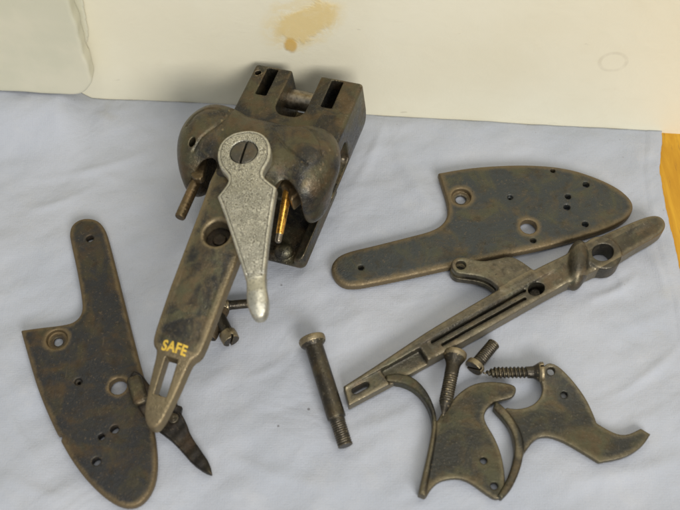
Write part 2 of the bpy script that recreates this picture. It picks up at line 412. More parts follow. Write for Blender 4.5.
# ------------------------------------------------------------------ cloth
RUCK = 9.9
def make_cloth():
    rnd = np.random.RandomState(5)
    edge_px = [(149.98, 69.11), (147.49, 56.52), (145.07, 44.26), (144.41, 31.78), (144.92, 21.22), (144.98, 8.35), (145.66, -5.62), (147.24, -21.05), (147.3, -44.08), (147.78, -74.27), (145.99, -113.74)]
    back = [(-203.57, 94.09, -8.84), (-163.4, 91.06, -5.85), (-133.77, 88.82, -3.84), (-102.04, 86.43, -1.62), (-75.64, 84.44, -0.64), (-47.2, 82.29, -0.94), (2.36, 78.55, -2.99), (51.61, 74.83, -2.01), (102.7, 70.98, -1.56), (149.52, 67.44, -0.73)]
    ey = np.array([p[1] for p in edge_px]); ex = np.array([p[0] for p in edge_px])
    o = np.argsort(ey); ey = ey[o]; ex = ex[o]
    bx = np.array([p[0] for p in back]); by = np.array([p[1] for p in back]); bz = np.array([p[2] for p in back])
    nx, ny = 330, 260
    s = np.linspace(0, 1, nx)[:, None]; t = np.linspace(0, 1, ny)[None, :]
    x_right0 = np.interp(-150+t*240, ey, ex)
    X = -240+s*(x_right0+240); 
    yb = np.interp(X, bx, by)+0.12*np.sin(X*0.19)+0.1*np.sin(X*0.47+1)
    Y = -200+t*(yb+200)
    xr = np.interp(Y, ey, ex)+0.22*np.sin(Y*0.23)+0.10*np.sin(Y*0.61+2)+0.06*np.sin(Y*1.7)
    X = -240+s*(xr+240)
    H = np.zeros_like(X)
    def ridge(a, b, wdt, amp, bend=0.0):
        ax_, ay_ = a; bx_, by_ = b; ex_, ey_ = bx_-ax_, by_-ay_; L = math.hypot(ex_, ey_)
        tt = ((X-ax_)*ex_+(Y-ay_)*ey_)/L/L; q = ((Y-ay_)*ex_-(X-ax_)*ey_)/L + bend*np.sin(np.clip(tt, 0, 1)*math.pi)
        fade = np.clip(1.0-np.abs(tt-0.5)*2, 0, 1)**0.6*(np.abs(tt-0.5) < 0.5)
        return amp*fade*np.exp(-(q/wdt)**2)
    for a, b, wdt, amp, bend in [((25.33, 61.16), (49.01, 15.16), 4, 1.6, 3), ((4.47, 33.53), (21.05, 75.63), 2.2, 0.9, 2), ((103.94, -21.78), (127.75, -8.36), 2.0, 1.3, 2), ((130.51, 10.05), (137.47, -21.78), 2.2, 1.2, -2), ((117.77, -3.46), (120.7, -21.78), 1.6, 1.0, 0), ((98.93, -68.54), (143.86, -37.97), 2.0, 0.9, 3), ((101.01, -82.99), (139.99, -60.04), 3, 0.5, 2), ((-139.5, 40.01), (-86.97, 55.5), 2.0, 0.7, 3), ((-141.1, 21.89), (-107.74, 37.84), 1.8, 0.6, 2), ((-127.39, 49.91), (-67.01, 33.53), 3, 0.5, 2), ((-54.39, -82.99), (-3.8, -100.81), 3.0, 0.8, 3), ((-135.27, -64.31), (-114.76, -94.96), 2, 0.7, 1), ((-129.72, -96.92), (-101.71, -106.57), 2.5, 0.7, 1), ((83.72, -98.87), (135.27, -87.02), 3.0, 0.7, 3), ((-40.11, -57.89), (-16.35, -42.48), 2.0, 0.6, 2), ((-37.49, -70.64), (-11.9, -66.43), 2.2, -0.5, 2), ((7.81, -78.92), (31.74, -66.43), 2.4, 0.6, 1), ((8.24, -35.69), (2.1, -21.78), 2.5, 0.6, 1), ((-29.34, -21.78), (-4.12, -35.69), 3, 0.6, 3), ((16.76, -21.78), (42.15, -17.03), 2.5, 0.5, 2), ((107.16, -35.69), (142.5, -21.78), 3, 0.6, 3)]:
        H += ridge(a, b, wdt, amp, bend)
    for i in range(46):
        ax_, ay_ = rnd.uniform(-190, 150), rnd.uniform(-150, 80); th = rnd.normal(0.35, 0.8); L = rnd.uniform(25, 80)
        H += ridge((ax_, ay_), (ax_+L*math.cos(th), ay_+L*math.sin(th)), rnd.uniform(1.2, 4.0), rnd.uniform(-0.26, 0.30), rnd.uniform(-5, 5))
    for f, a in ((0.018, 0.55), (0.045, 0.28), (0.11, 0.09)):
        for k in range(4):
            th = rnd.uniform(0, 6.28); H += a*0.5*np.sin(f*6.28*(X*math.cos(th)+Y*math.sin(th))+rnd.uniform(0, 6.28))
    H = H-0.45*np.exp(-((xr-X-7.5)/0.7)**2)+0.25*np.exp(-((xr-X-6)/1.2)**2)      # stitched hem
    Z = -1.1+H*0.95
    # the back edge rides up a little in front of the wall
    k = np.clip((Y-(yb-9))/9, 0, 1)**2
    Z = Z*(1-k*0.6)+k*np.interp(X, bx, bz)
    # rucked up where the lid stands on it
    sm = lambda q: np.clip(q, 0, 1)**2*(3-2*np.clip(q, 0, 1))
    Z = Z+(RUCK+1.0)*sm((Y-50)/27)*sm((-115-X)/16)
    # the right edge lies down on the bench
    kr = np.clip(1-(xr-X)/5, 0, 1); Z = Z*(1-kr)+kr*-1.4
    Z = np.maximum(Z, -2.4)
    top = np.stack([X, Y, Z], -1).reshape(-1, 3)
    bot = top-np.array([0, 0, 0.45])
    ii, jj = np.meshgrid(np.arange(nx-1), np.arange(ny-1), indexing='ij'); a = (ii*ny+jj).ravel()
    q = np.stack([a, a+ny, a+ny+1, a+1], 1); n = nx*ny
    edge = np.concatenate([np.arange(nx)*ny, (nx-1)*ny+np.arange(1, ny), (np.arange(nx-2, -1, -1))*ny+ny-1, np.arange(ny-2, 0, -1)])
    e2 = np.roll(edge, -1)
    side = np.stack([edge, edge+n, e2+n, e2], 1)
    F = np.concatenate([q, q[:, ::-1]+n, side])
    ob = link_mesh('cloth', np.concatenate([top, bot]), F, cloth_mat())
    return ob
cloth = make_cloth()
tag(cloth, 'creased pale blue grey cloth spread over the wooden bench under all the steel parts', 'cloth')

# ------------------------------------------------------------------ white plastic lid on edge against the wall
def make_lid():
    xr, yf, zb = (-112.05, 77.91, 10.1)
    root = empty('plastic_lid', (xr-60, yf+60*math.tan(-wyaw), zb)); root.rotation_euler = (0, 0, wyaw)
    mat = plastic_mat()
    def rr(X, Z, cx, cz, hx, hz, r):
        qx = np.abs(X-cx)-hx+r; qz = np.abs(Z-cz)-hz+r
        return np.sqrt(np.maximum(qx, 0)**2+np.maximum(qz, 0)**2)+np.minimum(np.maximum(qx, qz), 0)-r
    def body(X, Y, Z):
        d2 = rr(X-Z*0.03, Z, -40, 70, 100, 70, 13)
        wob = 0.25*np.sin(Z*0.23+0.5)+0.18*np.sin(Z*0.51+X*0.3)
        return rint(d2+wob*np.clip(1+d2/4, 0, 1)+0.03*Y, np.abs(Y-3.9)-3.9, 1.1)
    sdf_obj('lid_panel', body, (-142, -1, -1), (68, 9, 142), 0.75, mat, root)
    def rim(X, Y, Z):
        d2 = rr(X-(Z-20)*0.10, Z, -39, 82, 100, 70, 24)
        return rint(d2, np.abs(Y-8.5)-0.6, 0.4)
    sdf_obj('lid_rim', rim, (-152, 7, 10), (82, 10, 154), 0.75, mat, root)
    tag(root, 'off white plastic lid with a rounded corner standing against the cream wall', 'lid')
make_lid()

# ------------------------------------------------------------------ the shotgun action
A_YAW, A_ROLL = R(-19.3), R(-7.0)
FENCE_LINES = [[(2.9, 10.9), (7.6, 14.7), (13.7, 14.6), (18.9, 12.2), (24.1, 7.3), (26.9, 1.9)], [(3.6, 8.6), (7.4, 4.3), (12.7, 0.5), (18.2, -2.6), (22.7, -4.5)], [(-24.8, -8.2), (-23.3, -2.6), (-19.3, 3.7), (-17.3, 9.6), (-17.8, 16.0)], [(-32.4, 2.6), (-31.3, 8.3), (-27.6, 12.4), (-22.5, 13.2), (-17.9, 9.9)]]
def make_action():
    root = empty('shotgun_action', (-27.2, 18.6, 3.8))
    root.rotation_euler = (Matrix.Rotation(A_YAW, 3, 'Z') @ Matrix.Rotation(A_ROLL, 3, 'Y')).to_euler()
    tag(root, 'old shotgun action body with rounded fences, long tang and open top lever', 'shotgun action')

    def body(X, Y, Z):
        # bar
        bar = box_sd(X, Y, Z, (0, 30, 17.5), (25, 23.2, 15.5), 1.6)
        belly = np.sqrt(np.maximum(np.abs(X)-13, 0)**2+np.maximum(14-Z, 0)**2*0.85)-12.2      # rounded belly edges
        bar = smax(bar, np.where(Z < 16, belly, -9.0), 1.0)
        knuckle = np.sqrt(np.maximum(Y-34, 0)**2+np.maximum(20-Z, 0)**2)-19.4
        bar = smax(bar, knuckle, 1.0)
        # standing breech and fences
        br = box_sd(X, Y, Z, (-1, 3, 34.5), (21, 12.5, 12.5), 5)
        for cx, rx, cy in ((-23.0, 14.8, 4.6), (18.8, 13.0, 2.2)):
            f = ell_sd(X, Y, Z, (cx, cy, 38.6), (rx, 17.4, 11.4))
            s = -1 if cx < 0 else 1
            tail = ell_sd(X, Y, Z, (cx+s*4.5, -4, 30), (6.2, 12.5, 13.5))
            f = smin(f, tail, 5.0)
            br = smin(br, f, 3.2)
        ridge = box_sd(X, Y, Z, (0, -5, 42), (12.5, 14.5, 7.0), 5)
        br = smin(br, ridge, 6.0)
        br = smin(br, rint(cyl2(X, Y, (-0.5, -9.4), 9.4), np.abs(Z-45)-6.1, 0.6), 1.0)        # seat of the top lever
        br = smax(br, Y-17.5, 1.2)                       # breech face
        d = smin(bar, br, 2.0)
        # lower rear: a trough with walls and a rounded lip
        tr = box_sd(X, Y, Z, (0, -3, 6.0), (22.3, 21.5, 6.5), 3.0)
        d = smin(d, tr, 1.5)
        # hollow for the lock work, open to the rear
        cav = box_sd(X, Y, Z, (0, -14, 19), (17.8, 19.5, 15.8), 2.5)
        d = smax(d, -cav, 0.8)
        for s in (-1, 1):
            arch = np.sqrt((X-s*16.4)**2+np.maximum(np.abs(Z-26)-12.5, 0)**2)-6.6
            arch = np.maximum(arch, Y-2.0)
            d = smax(d, -arch, 0.9)
            side = box_sd(X, Y, Z, (s*24, 9, 18), (3.2, 19, 7.0), 3.0)   # lock plate seat in the side
            d = smax(d, -side, 0.8)
            # slot in the barrel flat
            d = smax(d, -box_sd(X, Y, Z, (s*13.8 if s > 0 else -16.4, 44.2, 27), (2.5, 7.6, 12), 0.5), 0.35)
            # bead line round the fence
        web = box_sd(X, Y, Z, (0, -8, 1.9), (19.5, 15, 1.9), 0.8)
        boss = ell_sd(X, Y, Z, (11.5, -20, 4.5), (4.2, 3.6, 3.4))
        d = smin(d, np.minimum(web, boss), 1.2)
        # lump slot between the two arms of the bar
        gap = np.sqrt(np.maximum(np.abs(X+0.9)-1.6, 0)**2+np.maximum(33.5-Y, 0)**2)-5.2
        gap = np.maximum(gap, 9-Z)
        d = smax(d, -gap, 0.7)
        pinhole = np.maximum(cyl2(X, Y, (-22.3, 48.3), 1.35), 28-Z)
        ring = np.abs(cyl2(X, Y, (-22.3, 48.3), 2.0))-0.25
        d = smax(d, -pinhole, 0.2); d = smax(d, -np.maximum(ring, 32.6-Z), 0.2)
        # screw pocket behind the left fence
        d = smax(d, -ell_sd(X, Y, Z, (-26.4, -4.8, 45.5), (1.5, 2.3, 4.5)), 0.4)
        # carved leaf lines on the fences
        cut = 0.0
        for pl in FENCE_LINES:
            dl = 1e3
            for (x0, y0), (x1, y1) in zip(pl[:-1], pl[1:]):
                ex, ey = x1-x0, y1-y0; tt = np.clip(((X-x0)*ex+(Y-y0)*ey)/(ex*ex+ey*ey), 0, 1)
                dl = np.minimum(dl, (X-x0-tt*ex)**2+(Y-y0-tt*ey)**2)
            cut = np.maximum(cut, np.exp(-dl/0.5**2))
        d = np.where(Z > 36, d+0.55*cut, d)
        return d
    sdf_obj('body', body, (-40, -26, -1), (40, 55, 56), 0.42, M_ACTION, root)

    # top tang
    TY = np.array([-120, -114, -108, -85, -66, -41, -33, -20, -8, 14.0]); TZ = np.array([22.5, 25, 28, 36.3, 41, 45.6, 47, 48.6, 47.0, 40.0])
    def top(X, Y): return np.interp(Y, TY, TZ)-0.010*X*X
    outline = smooth_poly([(-13, 8), (-13, -12), (-11.4, -28), (-11.2, -50), (-10.9, -68), (-10.5, -84), (-9.4, -87.6), (-7.0, -88.6),
                           (-6.4, -97), (-5.3, -107), (-4.2, -112), (-1.6, -114.6), (1.4, -114.2), (3.4, -110.5), (5.2, -101), (6.5, -90.5),
                           (7.2, -88.4), (9.2, -86.6), (9.9, -83), (10.3, -66), (10.6, -48), (11.2, -28), (13, -12), (13, 8)], 2)
    def tang(X, Y, Z):
        d2 = poly_sd(outline, X, Y); t = top(X, Y)
        d = rint(rint(d2, Z-t, 0.9), t-5.4-Z, 0.5)
        hole = cyl2(X, Y, (-0.6, -41.4), 5.1)-np.clip(Z-t+0.9, 0, 2)*0.7
        d = smax(d, -hole, 0.3)
        slot = np.maximum(np.abs(X+0.4)-2.5, np.abs(Y+96.9)-6.7)
        d = smax(d, -slot, 0.3)
        # shallow chequered bed for the thumb
        bed = rint(poly_sd(outline, X, Y)+2.4, np.maximum(Y+52, -84.5-Y), 1.0)
        return d+0.16*np.clip(-bed/0.6, 0, 1)*(Z > t-2)
    def tang_rim(v):
        r = -poly_sd(outline, v[:, 0].astype(np.float32), v[:, 1].astype(np.float32))
        hd = np.abs(np.hypot(v[:, 0]+0.6, v[:, 1]+41.4)-5.6)*2.2
        r = np.minimum(r, hd)
        return np.where(v[:, 1] < -86.5, 0.3, r)
    tg = sdf_obj('tang', tang, (-14, -116, 16), (14, 9, 53), 0.36, M_TANG, root, tang_rim)

    # gold SAFE lettering, one flat inlay laid on the tang
    cu = bpy.data.curves.new('lettering', 'FONT'); cu.body = 'SAFE'; cu.size = 5.0; cu.align_x = 'CENTER'; cu.extrude = 0.10
    cu.space_character = 1.08; cu.offset = 0.16; cu.resolution_u = 6
    to = bpy.data.objects.new('tmp', cu); COL.objects.link(to)
    dg = bpy.context.evaluated_depsgraph_get(); me = bpy.data.meshes.new_from_object(to.evaluated_get(dg)); bpy.data.objects.remove(to)
    co = np.array([v.co[:] for v in me.vertices])
    co[:, 0] *= 0.90; co[:, 0] += -0.5; co[:, 1] += -88.3 - 0.012*(co[:, 0]+0.5)**2
    co[:, 2] = top(co[:, 0], co[:, 1])+0.10+co[:, 2]
    link_mesh('lettering', co, [tuple(p.vertices) for p in me.polygons], M_GOLD, tg, smooth=False)
    bpy.data.meshes.remove(me)

    # dull screw far down in the tang hole
    def plug(X, Y, Z): return np.minimum(rint(cyl2(X, Y, (-0.6, -41.4), 5.3), np.abs(Z-39.6)-1.2, 0.3), rint(cyl2(X, Y, (-0.2, -41.8), 2.6), np.abs(Z-40.6)-1.2, 0.5))
    sdf_obj('hole_bush', plug, (-6.5, -47.5, 38), (5.5, -35.5, 43), 0.28, M_DARK, root)

    # top lever, swung open to the right
    lev = empty('lever_axis', (0, 0, 0))
    L0 = (-0.5, -9.4); ang = math.atan2(28.6, 60.6)            # u runs from the pivot to the thumb piece
    ca, sa = math.sin(ang), -math.cos(ang)
    half = ([(-10.4, 1.2), (-10.2, 3.6), (-8.2, 7.6), (-4.6, 9.9), (0, 10.6), (5.0, 9.8), (8.6, 7.6), (10.6, 6.6), (13, 6.9), (16.2, 9.6), (18.0, 11.3, 1),
                        (24, 9.7), (34, 7.4), (45, 5.1), (52, 3.6), (55, 3.4), (60, 4.0), (64.5, 3.4), (67.2, 1.4)])
    lp = smooth_poly(half+[(p[0], -p[1])+tuple(p[2:]) for p in reversed(half)], 2)
    LU = np.array([-12, 0, 18, 40, 53, 58, 63, 68.0]); LZ = np.array([55.4, 55.4, 54.4, 50.6, 47.6, 47.6, 46.2, 43.0])
    def ltop(u, v): return np.interp(u, LU, LZ)-np.where(u > 51, 0.09, 0.006)*v*v
    def lever(U, Vv, Z):
        t = ltop(U, Vv); th = np.interp(U, [0, 45, 54, 68], [4.4, 4.0, 5.6, 4.4])
        d = rint(rint(poly_sd(lp, U, Vv), Z-t, 0.8), t-th-Z, 0.6)
        recess = rint(np.sqrt(U**2+Vv**2)-5.5, 52.2-Z, 0.0)
        return smax(d, -recess, 0.2)
    def lever_warp(v):
        o = v.copy(); o[:, 0] = L0[0]+v[:, 0]*ca - v[:, 1]*sa; o[:, 1] = L0[1]+v[:, 0]*sa + v[:, 1]*ca; return o
    def lever_rim(v):
        r = -poly_sd(lp, v[:, 0].astype(np.float32), v[:, 1].astype(np.float32))
        return np.where(v[:, 0] > 52, 0.4, r)
    lo_ = sdf_obj('top_lever', lever, (-12, -13, 37), (69, 13, 57), 0.36, M_LEVER, root, lever_rim, lever_warp)
    bpy.data.objects.remove(lev)
    def lscrew(X, Y, Z):
        r = np.sqrt((X-L0[0])**2+(Y-L0[1])**2)
        d = rint(r-5.25, np.abs(Z-53.6)-1.75+0.010*r*r, 0.3)
        sl = np.maximum(np.abs((X-L0[0])*math.cos(0.12)+(Y-L0[1])*math.sin(0.12))-0.42, 52.3-Z)
        return smax(d, -sl, 0.15)
    sdf_obj('lever_screw', lscrew, (-7, -15.5, 51), (6, -3, 56), 0.24, patina('lever_screw_steel', dark=(0.09, 0.085, 0.075), mid=(0.15, 0.125, 0.085), worn=(0.28, 0.24, 0.17), seed=9.3), lo_)

    # hinge pin across the lump slot
    def hp(X, Y, Z): return rint(np.sqrt((Y-45.5)**2+(Z-22.5)**2)-4.4, np.abs(X+0.9)-7.6, 0.4)
    sdf_obj('hinge_pin', hp, (-10, 40, 17), (8, 51, 28), 0.35, M_PINST, root)

    # left: bronze arm and cocking rod sticking out behind the fence
    arm_o = smooth_poly([(-29.8, -4.7), (-22.3, -4.3), (-20.4, -10.7), (-18.8, -16.4), (-23.4, -17.1), (-27.5, -10.9)], 1)
    sdf_obj('lock_arm', lambda X, Y, Z: rint(poly_sd(arm_o, X, Y), np.abs(Z-38.5)-1.7, 0.7), (-33, -26, 35), (-12, 4, 42), 0.35, M_BRONZE, root)
    def rod(X, Y, Z):
        d = cap_sd(X, Y, Z, (-23.4, -13, 36), (-24.0, -31, 33.2), 2.2)
        d = np.maximum(d, -32.0-Y)
        return d-0.03*np.sin(Y*4.4)*(Y < -19)
    sdf_obj('cocking_rod', rod, (-27, -33, 30), (-20, -12, 39), 0.24, M_BRONZE, root)

    # right: brown tumbler under the arch and a gilded peg in front of it
    tum = smooth_poly([(10.5, -1), (20.5, -0.5), (22.0, -7), (19.8, -13), (18.2, -16), (14.5, -9), (11.0, -10)], 2)
    sdf_obj('tumbler', lambda X, Y, Z: rint(poly_sd(tum, X, Y), np.abs(Z-34)-4.0, 1.2), (9, -17, 29), (23, 1, 39), 0.35, M_BRONZE, root)
    def peg(X, Y, Z):
        d = cap_sd(X, Y, Z, (13.6, -7.5, 33.5), (16.2, -25.5, 29.0), 1.9, 1.55)
        return d
    pg = sdf_obj('gilded_peg', peg, (10, -29, 26), (19, -4, 37), 0.24, M_GILT, root)
    sdf_obj('peg_tip', lambda X, Y, Z: cap_sd(X, Y, Z, (16.25, -25.8, 28.9), (16.65, -28.6, 28.3), 1.35), (14, -31, 26), (19, -24, 31), 0.24, M_PINST, pg)
    return root
make_action()

# ------------------------------------------------------------------ lock plates
def make_lock_plate(poly, holes, thick, mat, label, tilt, base):
    P = smooth_poly(poly, 2)
    lo = P.min(0); hi = P.max(0)
    def fn(X, Y, Z):
        d2 = poly_sd(P, X, Y)
        crown = thick-0.55*np.exp(np.minimum(d2, 0)/1.3)
        d = rint(rint(d2, Z-crown, 1.0), -Z, 0.3)
        for h in holes:
            x, y, r = h[0], h[1], h[2]
            c = cyl2(X, Y, (x, y), r)
            if len(h) > 3:                                    # counterbored: wide seat, narrow through hole
                c = np.minimum(np.maximum(c, h[4]-Z), cyl2(X, Y, (x, y), h[3]))
            d = smax(d, -c, 0.35)
        return d
    def rim(v):
        r = -poly_sd(P, v[:, 0].astype(np.float32), v[:, 1].astype(np.float32))
        for h in holes:
            if h[2] > 2: r = np.minimum(r, 1.2*np.abs(np.hypot(v[:, 0]-h[0], v[:, 1]-h[1])-h[2]))
        return r
    o = sdf_obj('lock_plate', fn, (*lo, 0), (*hi, thick), 0.40, mat, None, rim)
    rebase(o, *base); o.rotation_euler = tilt
    tag(o, label, 'lock plate', 'pair of sidelock plates')
    return o
make_lock_plate([(-130.45, -37.38, 1), (-124.55, -36.38), (-111.82, -34.75), (-108.18, -32.83), (-106.4, -29.16), (-107.08, -23.87), (-111.03, -9.63), (-115.59, 4.22), (-116.99, 9.44), (-116.13, 14.01), (-111.9, 16.88), (-105.7, 16.06), (-101.69, 11.47), (-98.95, 4.22), (-91.01, -19.74), (-81.56, -48.39), (-77.59, -59.36), (-72.85, -76.86), (-70.06, -88.23), (-69.18, -97.92), (-70.78, -104.94), (-75.13, -110.04), (-81.81, -110.23), (-90.33, -104.94), (-100.19, -95.2), (-109.45, -81.82), (-118.8, -65.1), (-125.36, -49.84)], [(-114.94, -41.65, 4.23, 1.86, 1.4), (-103.82, -60.22, 1.49, 0.62, 2.4), (-87.81, -62.14, 3.43), (-87.18, -79.99, 1.61), (-91.85, -83.03, 1.29), (-92.71, -92.77, 1.6), (-108.27, -83.31, 1.22), (-107.48, 5.92, 1.6)], 4.0, M_PLATE_A,
    'dark steel lock plate lying under the SAFE end of the tang', (0, 0, 0), (-95.74, -62.18))
make_lock_plate([(43.82, 40.42, 1), (56.88, 43.25), (73.47, 44.84), (89.88, 44.84), (102.99, 42.82), (113.95, 38.37), (123.03, 32.79), (127.77, 27.23), (128.88, 22.78), (126.92, 18.38), (122.45, 14.53), (115.0, 10.71), (101.92, 6.17), (85.54, 1.44), (68.11, -2.51), (47.39, -7.64), (28.61, -12.37), (14.67, -15.57), (5.44, -17.47), (0.0, -16.29), (-3.37, -11.51), (-3.81, -6.91), (-1.28, -2.76), (3.71, -0.05), (15.0, 2.93), (29.28, 7.13), (38.87, 9.95), (43.77, 12.79), (46.58, 16.78), (47.26, 21.33), (46.88, 26.44)], [(53.41, 27.5, 4.22, 2.22, 1.6), (74.89, 27.07, 1.16, 0.54, 2.6), (81.61, 11.98, 3.53), (82.89, 5.02, 1.27), (100.44, 27.5, 1.31), (99.32, 21.9, 1.44), (109.16, 33.91, 1.47), (106.22, 13.2, 1.43), (95.26, 41.4, 1.1), (8.79, -8.37, 1.23)], 4.0, M_PLATE_B,
    'mottled steel lock plate lying behind the long slotted trigger plate', (0, 0, 0), (70.22, 17.74))

# ------------------------------------------------------------------ trigger plate: the long slotted bar
def make_bar():
    root = empty('trigger_plate', (2.2, -65.9, 0), (0, 0, R(30.09)))
    tag(root, 'long slotted steel trigger plate with a forked lug lying across the cloth', 'trigger plate')
    out = smooth_poly([(-1.5, -5.0, 1), (0.8, 3.0, 1), (20, 4.3), (45, 6.2), (72, 7.2), (96, 7.6), (108, 7.0), (118, 6.6), (126, 7.0), (140, 6.2), (152, 5.2), (157.5, 3.4), (159, 0),
                       (157, -3.6), (152, -5.2), (140, -5.2), (128, -6.0), (118, -5.8), (108, -4.8), (95, -4.4), (70, -4.8), (44, -5.1), (20, -5.2)], 2)
    lug = smooth_poly([(66, 25.5), (67.5, 28), (71, 28.6), (74.5, 26), (78.5, 21.6), (84, 19.6), (90, 18.0), (92.5, 15), (95.5, 6), (95, 4.6), (77, 4.6), (77.4, 8.5), (76.2, 13), (73, 17), (69, 20), (66, 22.5)], 2)
    def fn(X, Y, Z):
        H = np.interp(X, [0, 15, 40, 110, 125, 160], [6.2, 6.6, 8.2, 8.4, 8.0, 7.4])
        st = np.clip((2.9+0.012*(X-64)-Y)/0.8, 0, 1)*np.clip((X-36)/3, 0, 1)*np.clip((103-X)/4, 0, 1)
        d2 = poly_sd(out, X, Y)
        d = rint(rint(d2, Z-H+1.0*st, 1.1), -Z, 0.6)
        p_ = (X-113.6)*0.68+(Y-1.4)*0.73; q_ = (Y-1.4)*0.68-(X-113.6)*0.73
        kn = ell_sd(p_, q_, Z, (0, 0, 4.6), (11.6, 4.8, 8.2)); d = smin(d, np.maximum(kn, -Z), 1.2)
        ring = rint(cyl2(X, Y, (124.8, -0.6), 8.0), np.abs(Z-4.6)-4.6, 0.9); d = smin(d, ring, 1.0)
        d = smax(d, -np.sqrt(((X-124.8)/1.22)**2+(Y+0.6)**2)+3.9, 0.5)
        # dished tail
        tail = ell_sd(X, Y, Z, (145, 0.2, 8.6), (11.5, 3.0, 1.7)); d = smax(d, -tail, 0.6)
        # two long trigger slots and the groove beside the top rail
        for y0, x0, x1, wd in ((1.35, 41, 86.5, 0.62), (-1.75, 44, 84.5, 0.62)):
            s = np.maximum(np.sqrt(np.maximum(np.abs(X-(x0+x1)/2)-(x1-x0)/2, 0)**2+(Y-y0-0.012*(X-64))**2)-wd, 4.6-Z); d = smax(d, -s, 0.25)
        # lowered bed at the thin end
        bed = box_sd(X, Y, Z, (26.0, -3.2, 7.2), (9.0, 4.6, 3.4), 0.7); d = smax(d, -bed, 0.5)
        fr = box_sd(X, Y, Z, (8, -2.6, 8.4), (11.5, 4.2, 2.8), 0.6); d = smax(d, -fr, 0.4)
        s = np.sqrt(np.maximum(np.abs(X-6.3)-2.4, 0)**2+(Y+0.8)**2)-1.35; d = smax(d, -s, 0.3)
        # deep oval hole
        d = smax(d, -(np.sqrt(((X-91.2)/1.35)**2+(Y+0.2)**2)-2.75), 0.35)
        # forked lug
        dl = poly_sd(lug, X, Y)
        g = rint(rint(dl, Z-8.5, 0.7), -Z, 0.6)
        fork = np.maximum(np.abs(Z-4.6)-1.15, np.where(Y > 9, -9.0, 9.0-Y)); g = smax(g, -np.maximum(fork, X-86), 0.3)
        g = smax(g, -(cyl2(X, Y, (70.0, 24.4), 2.1)), 0.3)
        d = smin(d, g, 0.8)
        return d
    def rim(v):
        r = -poly_sd(out, v[:, 0].astype(np.float32), v[:, 1].astype(np.float32)); r = np.where(r < -0.3, 5, r)
        return np.where(v[:, 1] > 3.0, np.minimum(r, 1.6), r)
    sdf_obj('plate', fn, (-3, -10, 0), (160, 30, 12), 0.38, M_BAR, root, rim)
    # oily screw end sitting deep in the oval hole
    sdf_obj('bushing', lambda X, Y, Z: rint(np.sqrt(((X-91.2)/1.3)**2+(Y+0.2)**2)-2.5, np.abs(Z-2.0)-1.6, 0.8), (86, -4, 0), (97, 4, 4.5), 0.3, simple('oily_black_steel', (0.03, 0.028, 0.025), 0.9, 0.10, 0.8, 0.3, 900), root)
    return root
make_bar()

# ------------------------------------------------------------------ triggers
def make_trigger(plate, finger, holes, label, zf, mat, lift=None):
    P = smooth_poly(plate, 2); Q = smooth_poly(finger, 2)
    allp = np.concatenate([P, Q]); lo = allp.min(0); hi = allp.max(0)
    def fn(X, Y, Z):
        d2 = poly_sd(P, X, Y)
        d = rint(rint(d2, Z-3.1, 0.45), 0.4-Z, 0.3)
        for h in holes: d = smax(d, -cyl2(X, Y, h[:2], h[2]), 0.3)
        f = rint(rint(poly_sd(Q, X, Y), Z-zf, 0.9), -Z, 0.6)
        return smin(d, f, 0.9)
    def rim(v): return np.abs(poly_sd(P, v[:, 0].astype(np.float32), v[:, 1].astype(np.float32)))
    o = sdf_obj('trigger', fn, (*lo, 0), (*hi, zf), 0.36, mat, None, rim, lift)
    c = P.mean(0); rebase(o, c[0], c[1], 0)
    tag(o, label, 'trigger', 'pair of triggers')
    return o
make_trigger([(35.4, -82.62, 1), (32.26, -94.92), (29.39, -105.05, 1), (32.34, -106.08, 1), (34.48, -102.65), (37.93, -99.77), (44.63, -98.73), (49.52, -100.81), (54.53, -104.94), (58.23, -107.4), (60.95, -106.08), (62.45, -101.12), (62.15, -91.39), (59.98, -83.43), (56.69, -77.35), (56.1, -73.65), (58.83, -69.5), (62.91, -67.62), (67.71, -66.57), (69.67, -64.47), (69.73, -61.5), (65.48, -60.22), (59.18, -59.62), (53.03, -60.65), (47.59, -64.04), (42.36, -69.5), (38.15, -75.3)], [(17.99, -57.86, 1), (22.42, -56.79), (29.3, -58.5), (34.57, -64.86), (37.5, -73.18), (37.36, -80.12), (35.83, -88.12), (32.99, -100.59), (31.8, -106.67, 1), (29.23, -105.65, 1), (31.89, -95.57), (34.64, -84.94), (35.97, -76.87), (34.33, -70.29), (30.26, -64.44), (24.86, -61.27), (18.17, -60.42, 1)], [(54.77, -92.18, 1.33), (58.05, -102.0, 1.4)], 'steel trigger with a hooked finger piece touching the slotted plate, pointed screw on it', 5.4, M_TRIG)
def lift_b(v):
    o = v.copy(); k = np.clip((v[:, 1]--73.9)/22.0, 0, 1); o[:, 2] += 4.6*k*k; return o
make_trigger([(63.86, -70.34), (68.69, -71.58), (74.83, -70.34), (78.67, -67.2), (80.23, -63.45), (79.43, -59.66), (79.61, -55.88), (82.69, -53.11), (86.93, -54.54), (92.47, -60.22), (96.97, -67.16), (99.11, -73.57), (99.82, -77.14, 1), (105.15, -80.8), (108.84, -82.02), (112.1, -81.61), (116.69, -79.34, 1), (120.08, -81.69, 1), (116.46, -86.47), (109.06, -91.0), (98.71, -92.89, 1), (94.09, -89.62), (86.19, -84.35), (79.69, -82.14), (75.28, -83.43), (71.63, -87.83), (68.56, -92.18), (66.79, -86.24), (66.36, -77.75)], [(59.87, -71.34, 1), (60.93, -68.68, 1), (63.65, -70.3), (67.47, -75.87), (70.17, -82.36), (70.35, -88.74), (68.6, -95.41), (64.72, -103.11), (60.38, -107.28, 1), (58.68, -106.14, 1), (63.8, -98.51), (66.59, -90.32), (67.13, -84.16), (65.14, -78.11)], [(83.72, -56.57, 1.48), (88.29, -65.65, 1.3)], 'steel trigger with a broad flared tail, its eye against a screw head', 4.6, M_TRIG, lift_b)

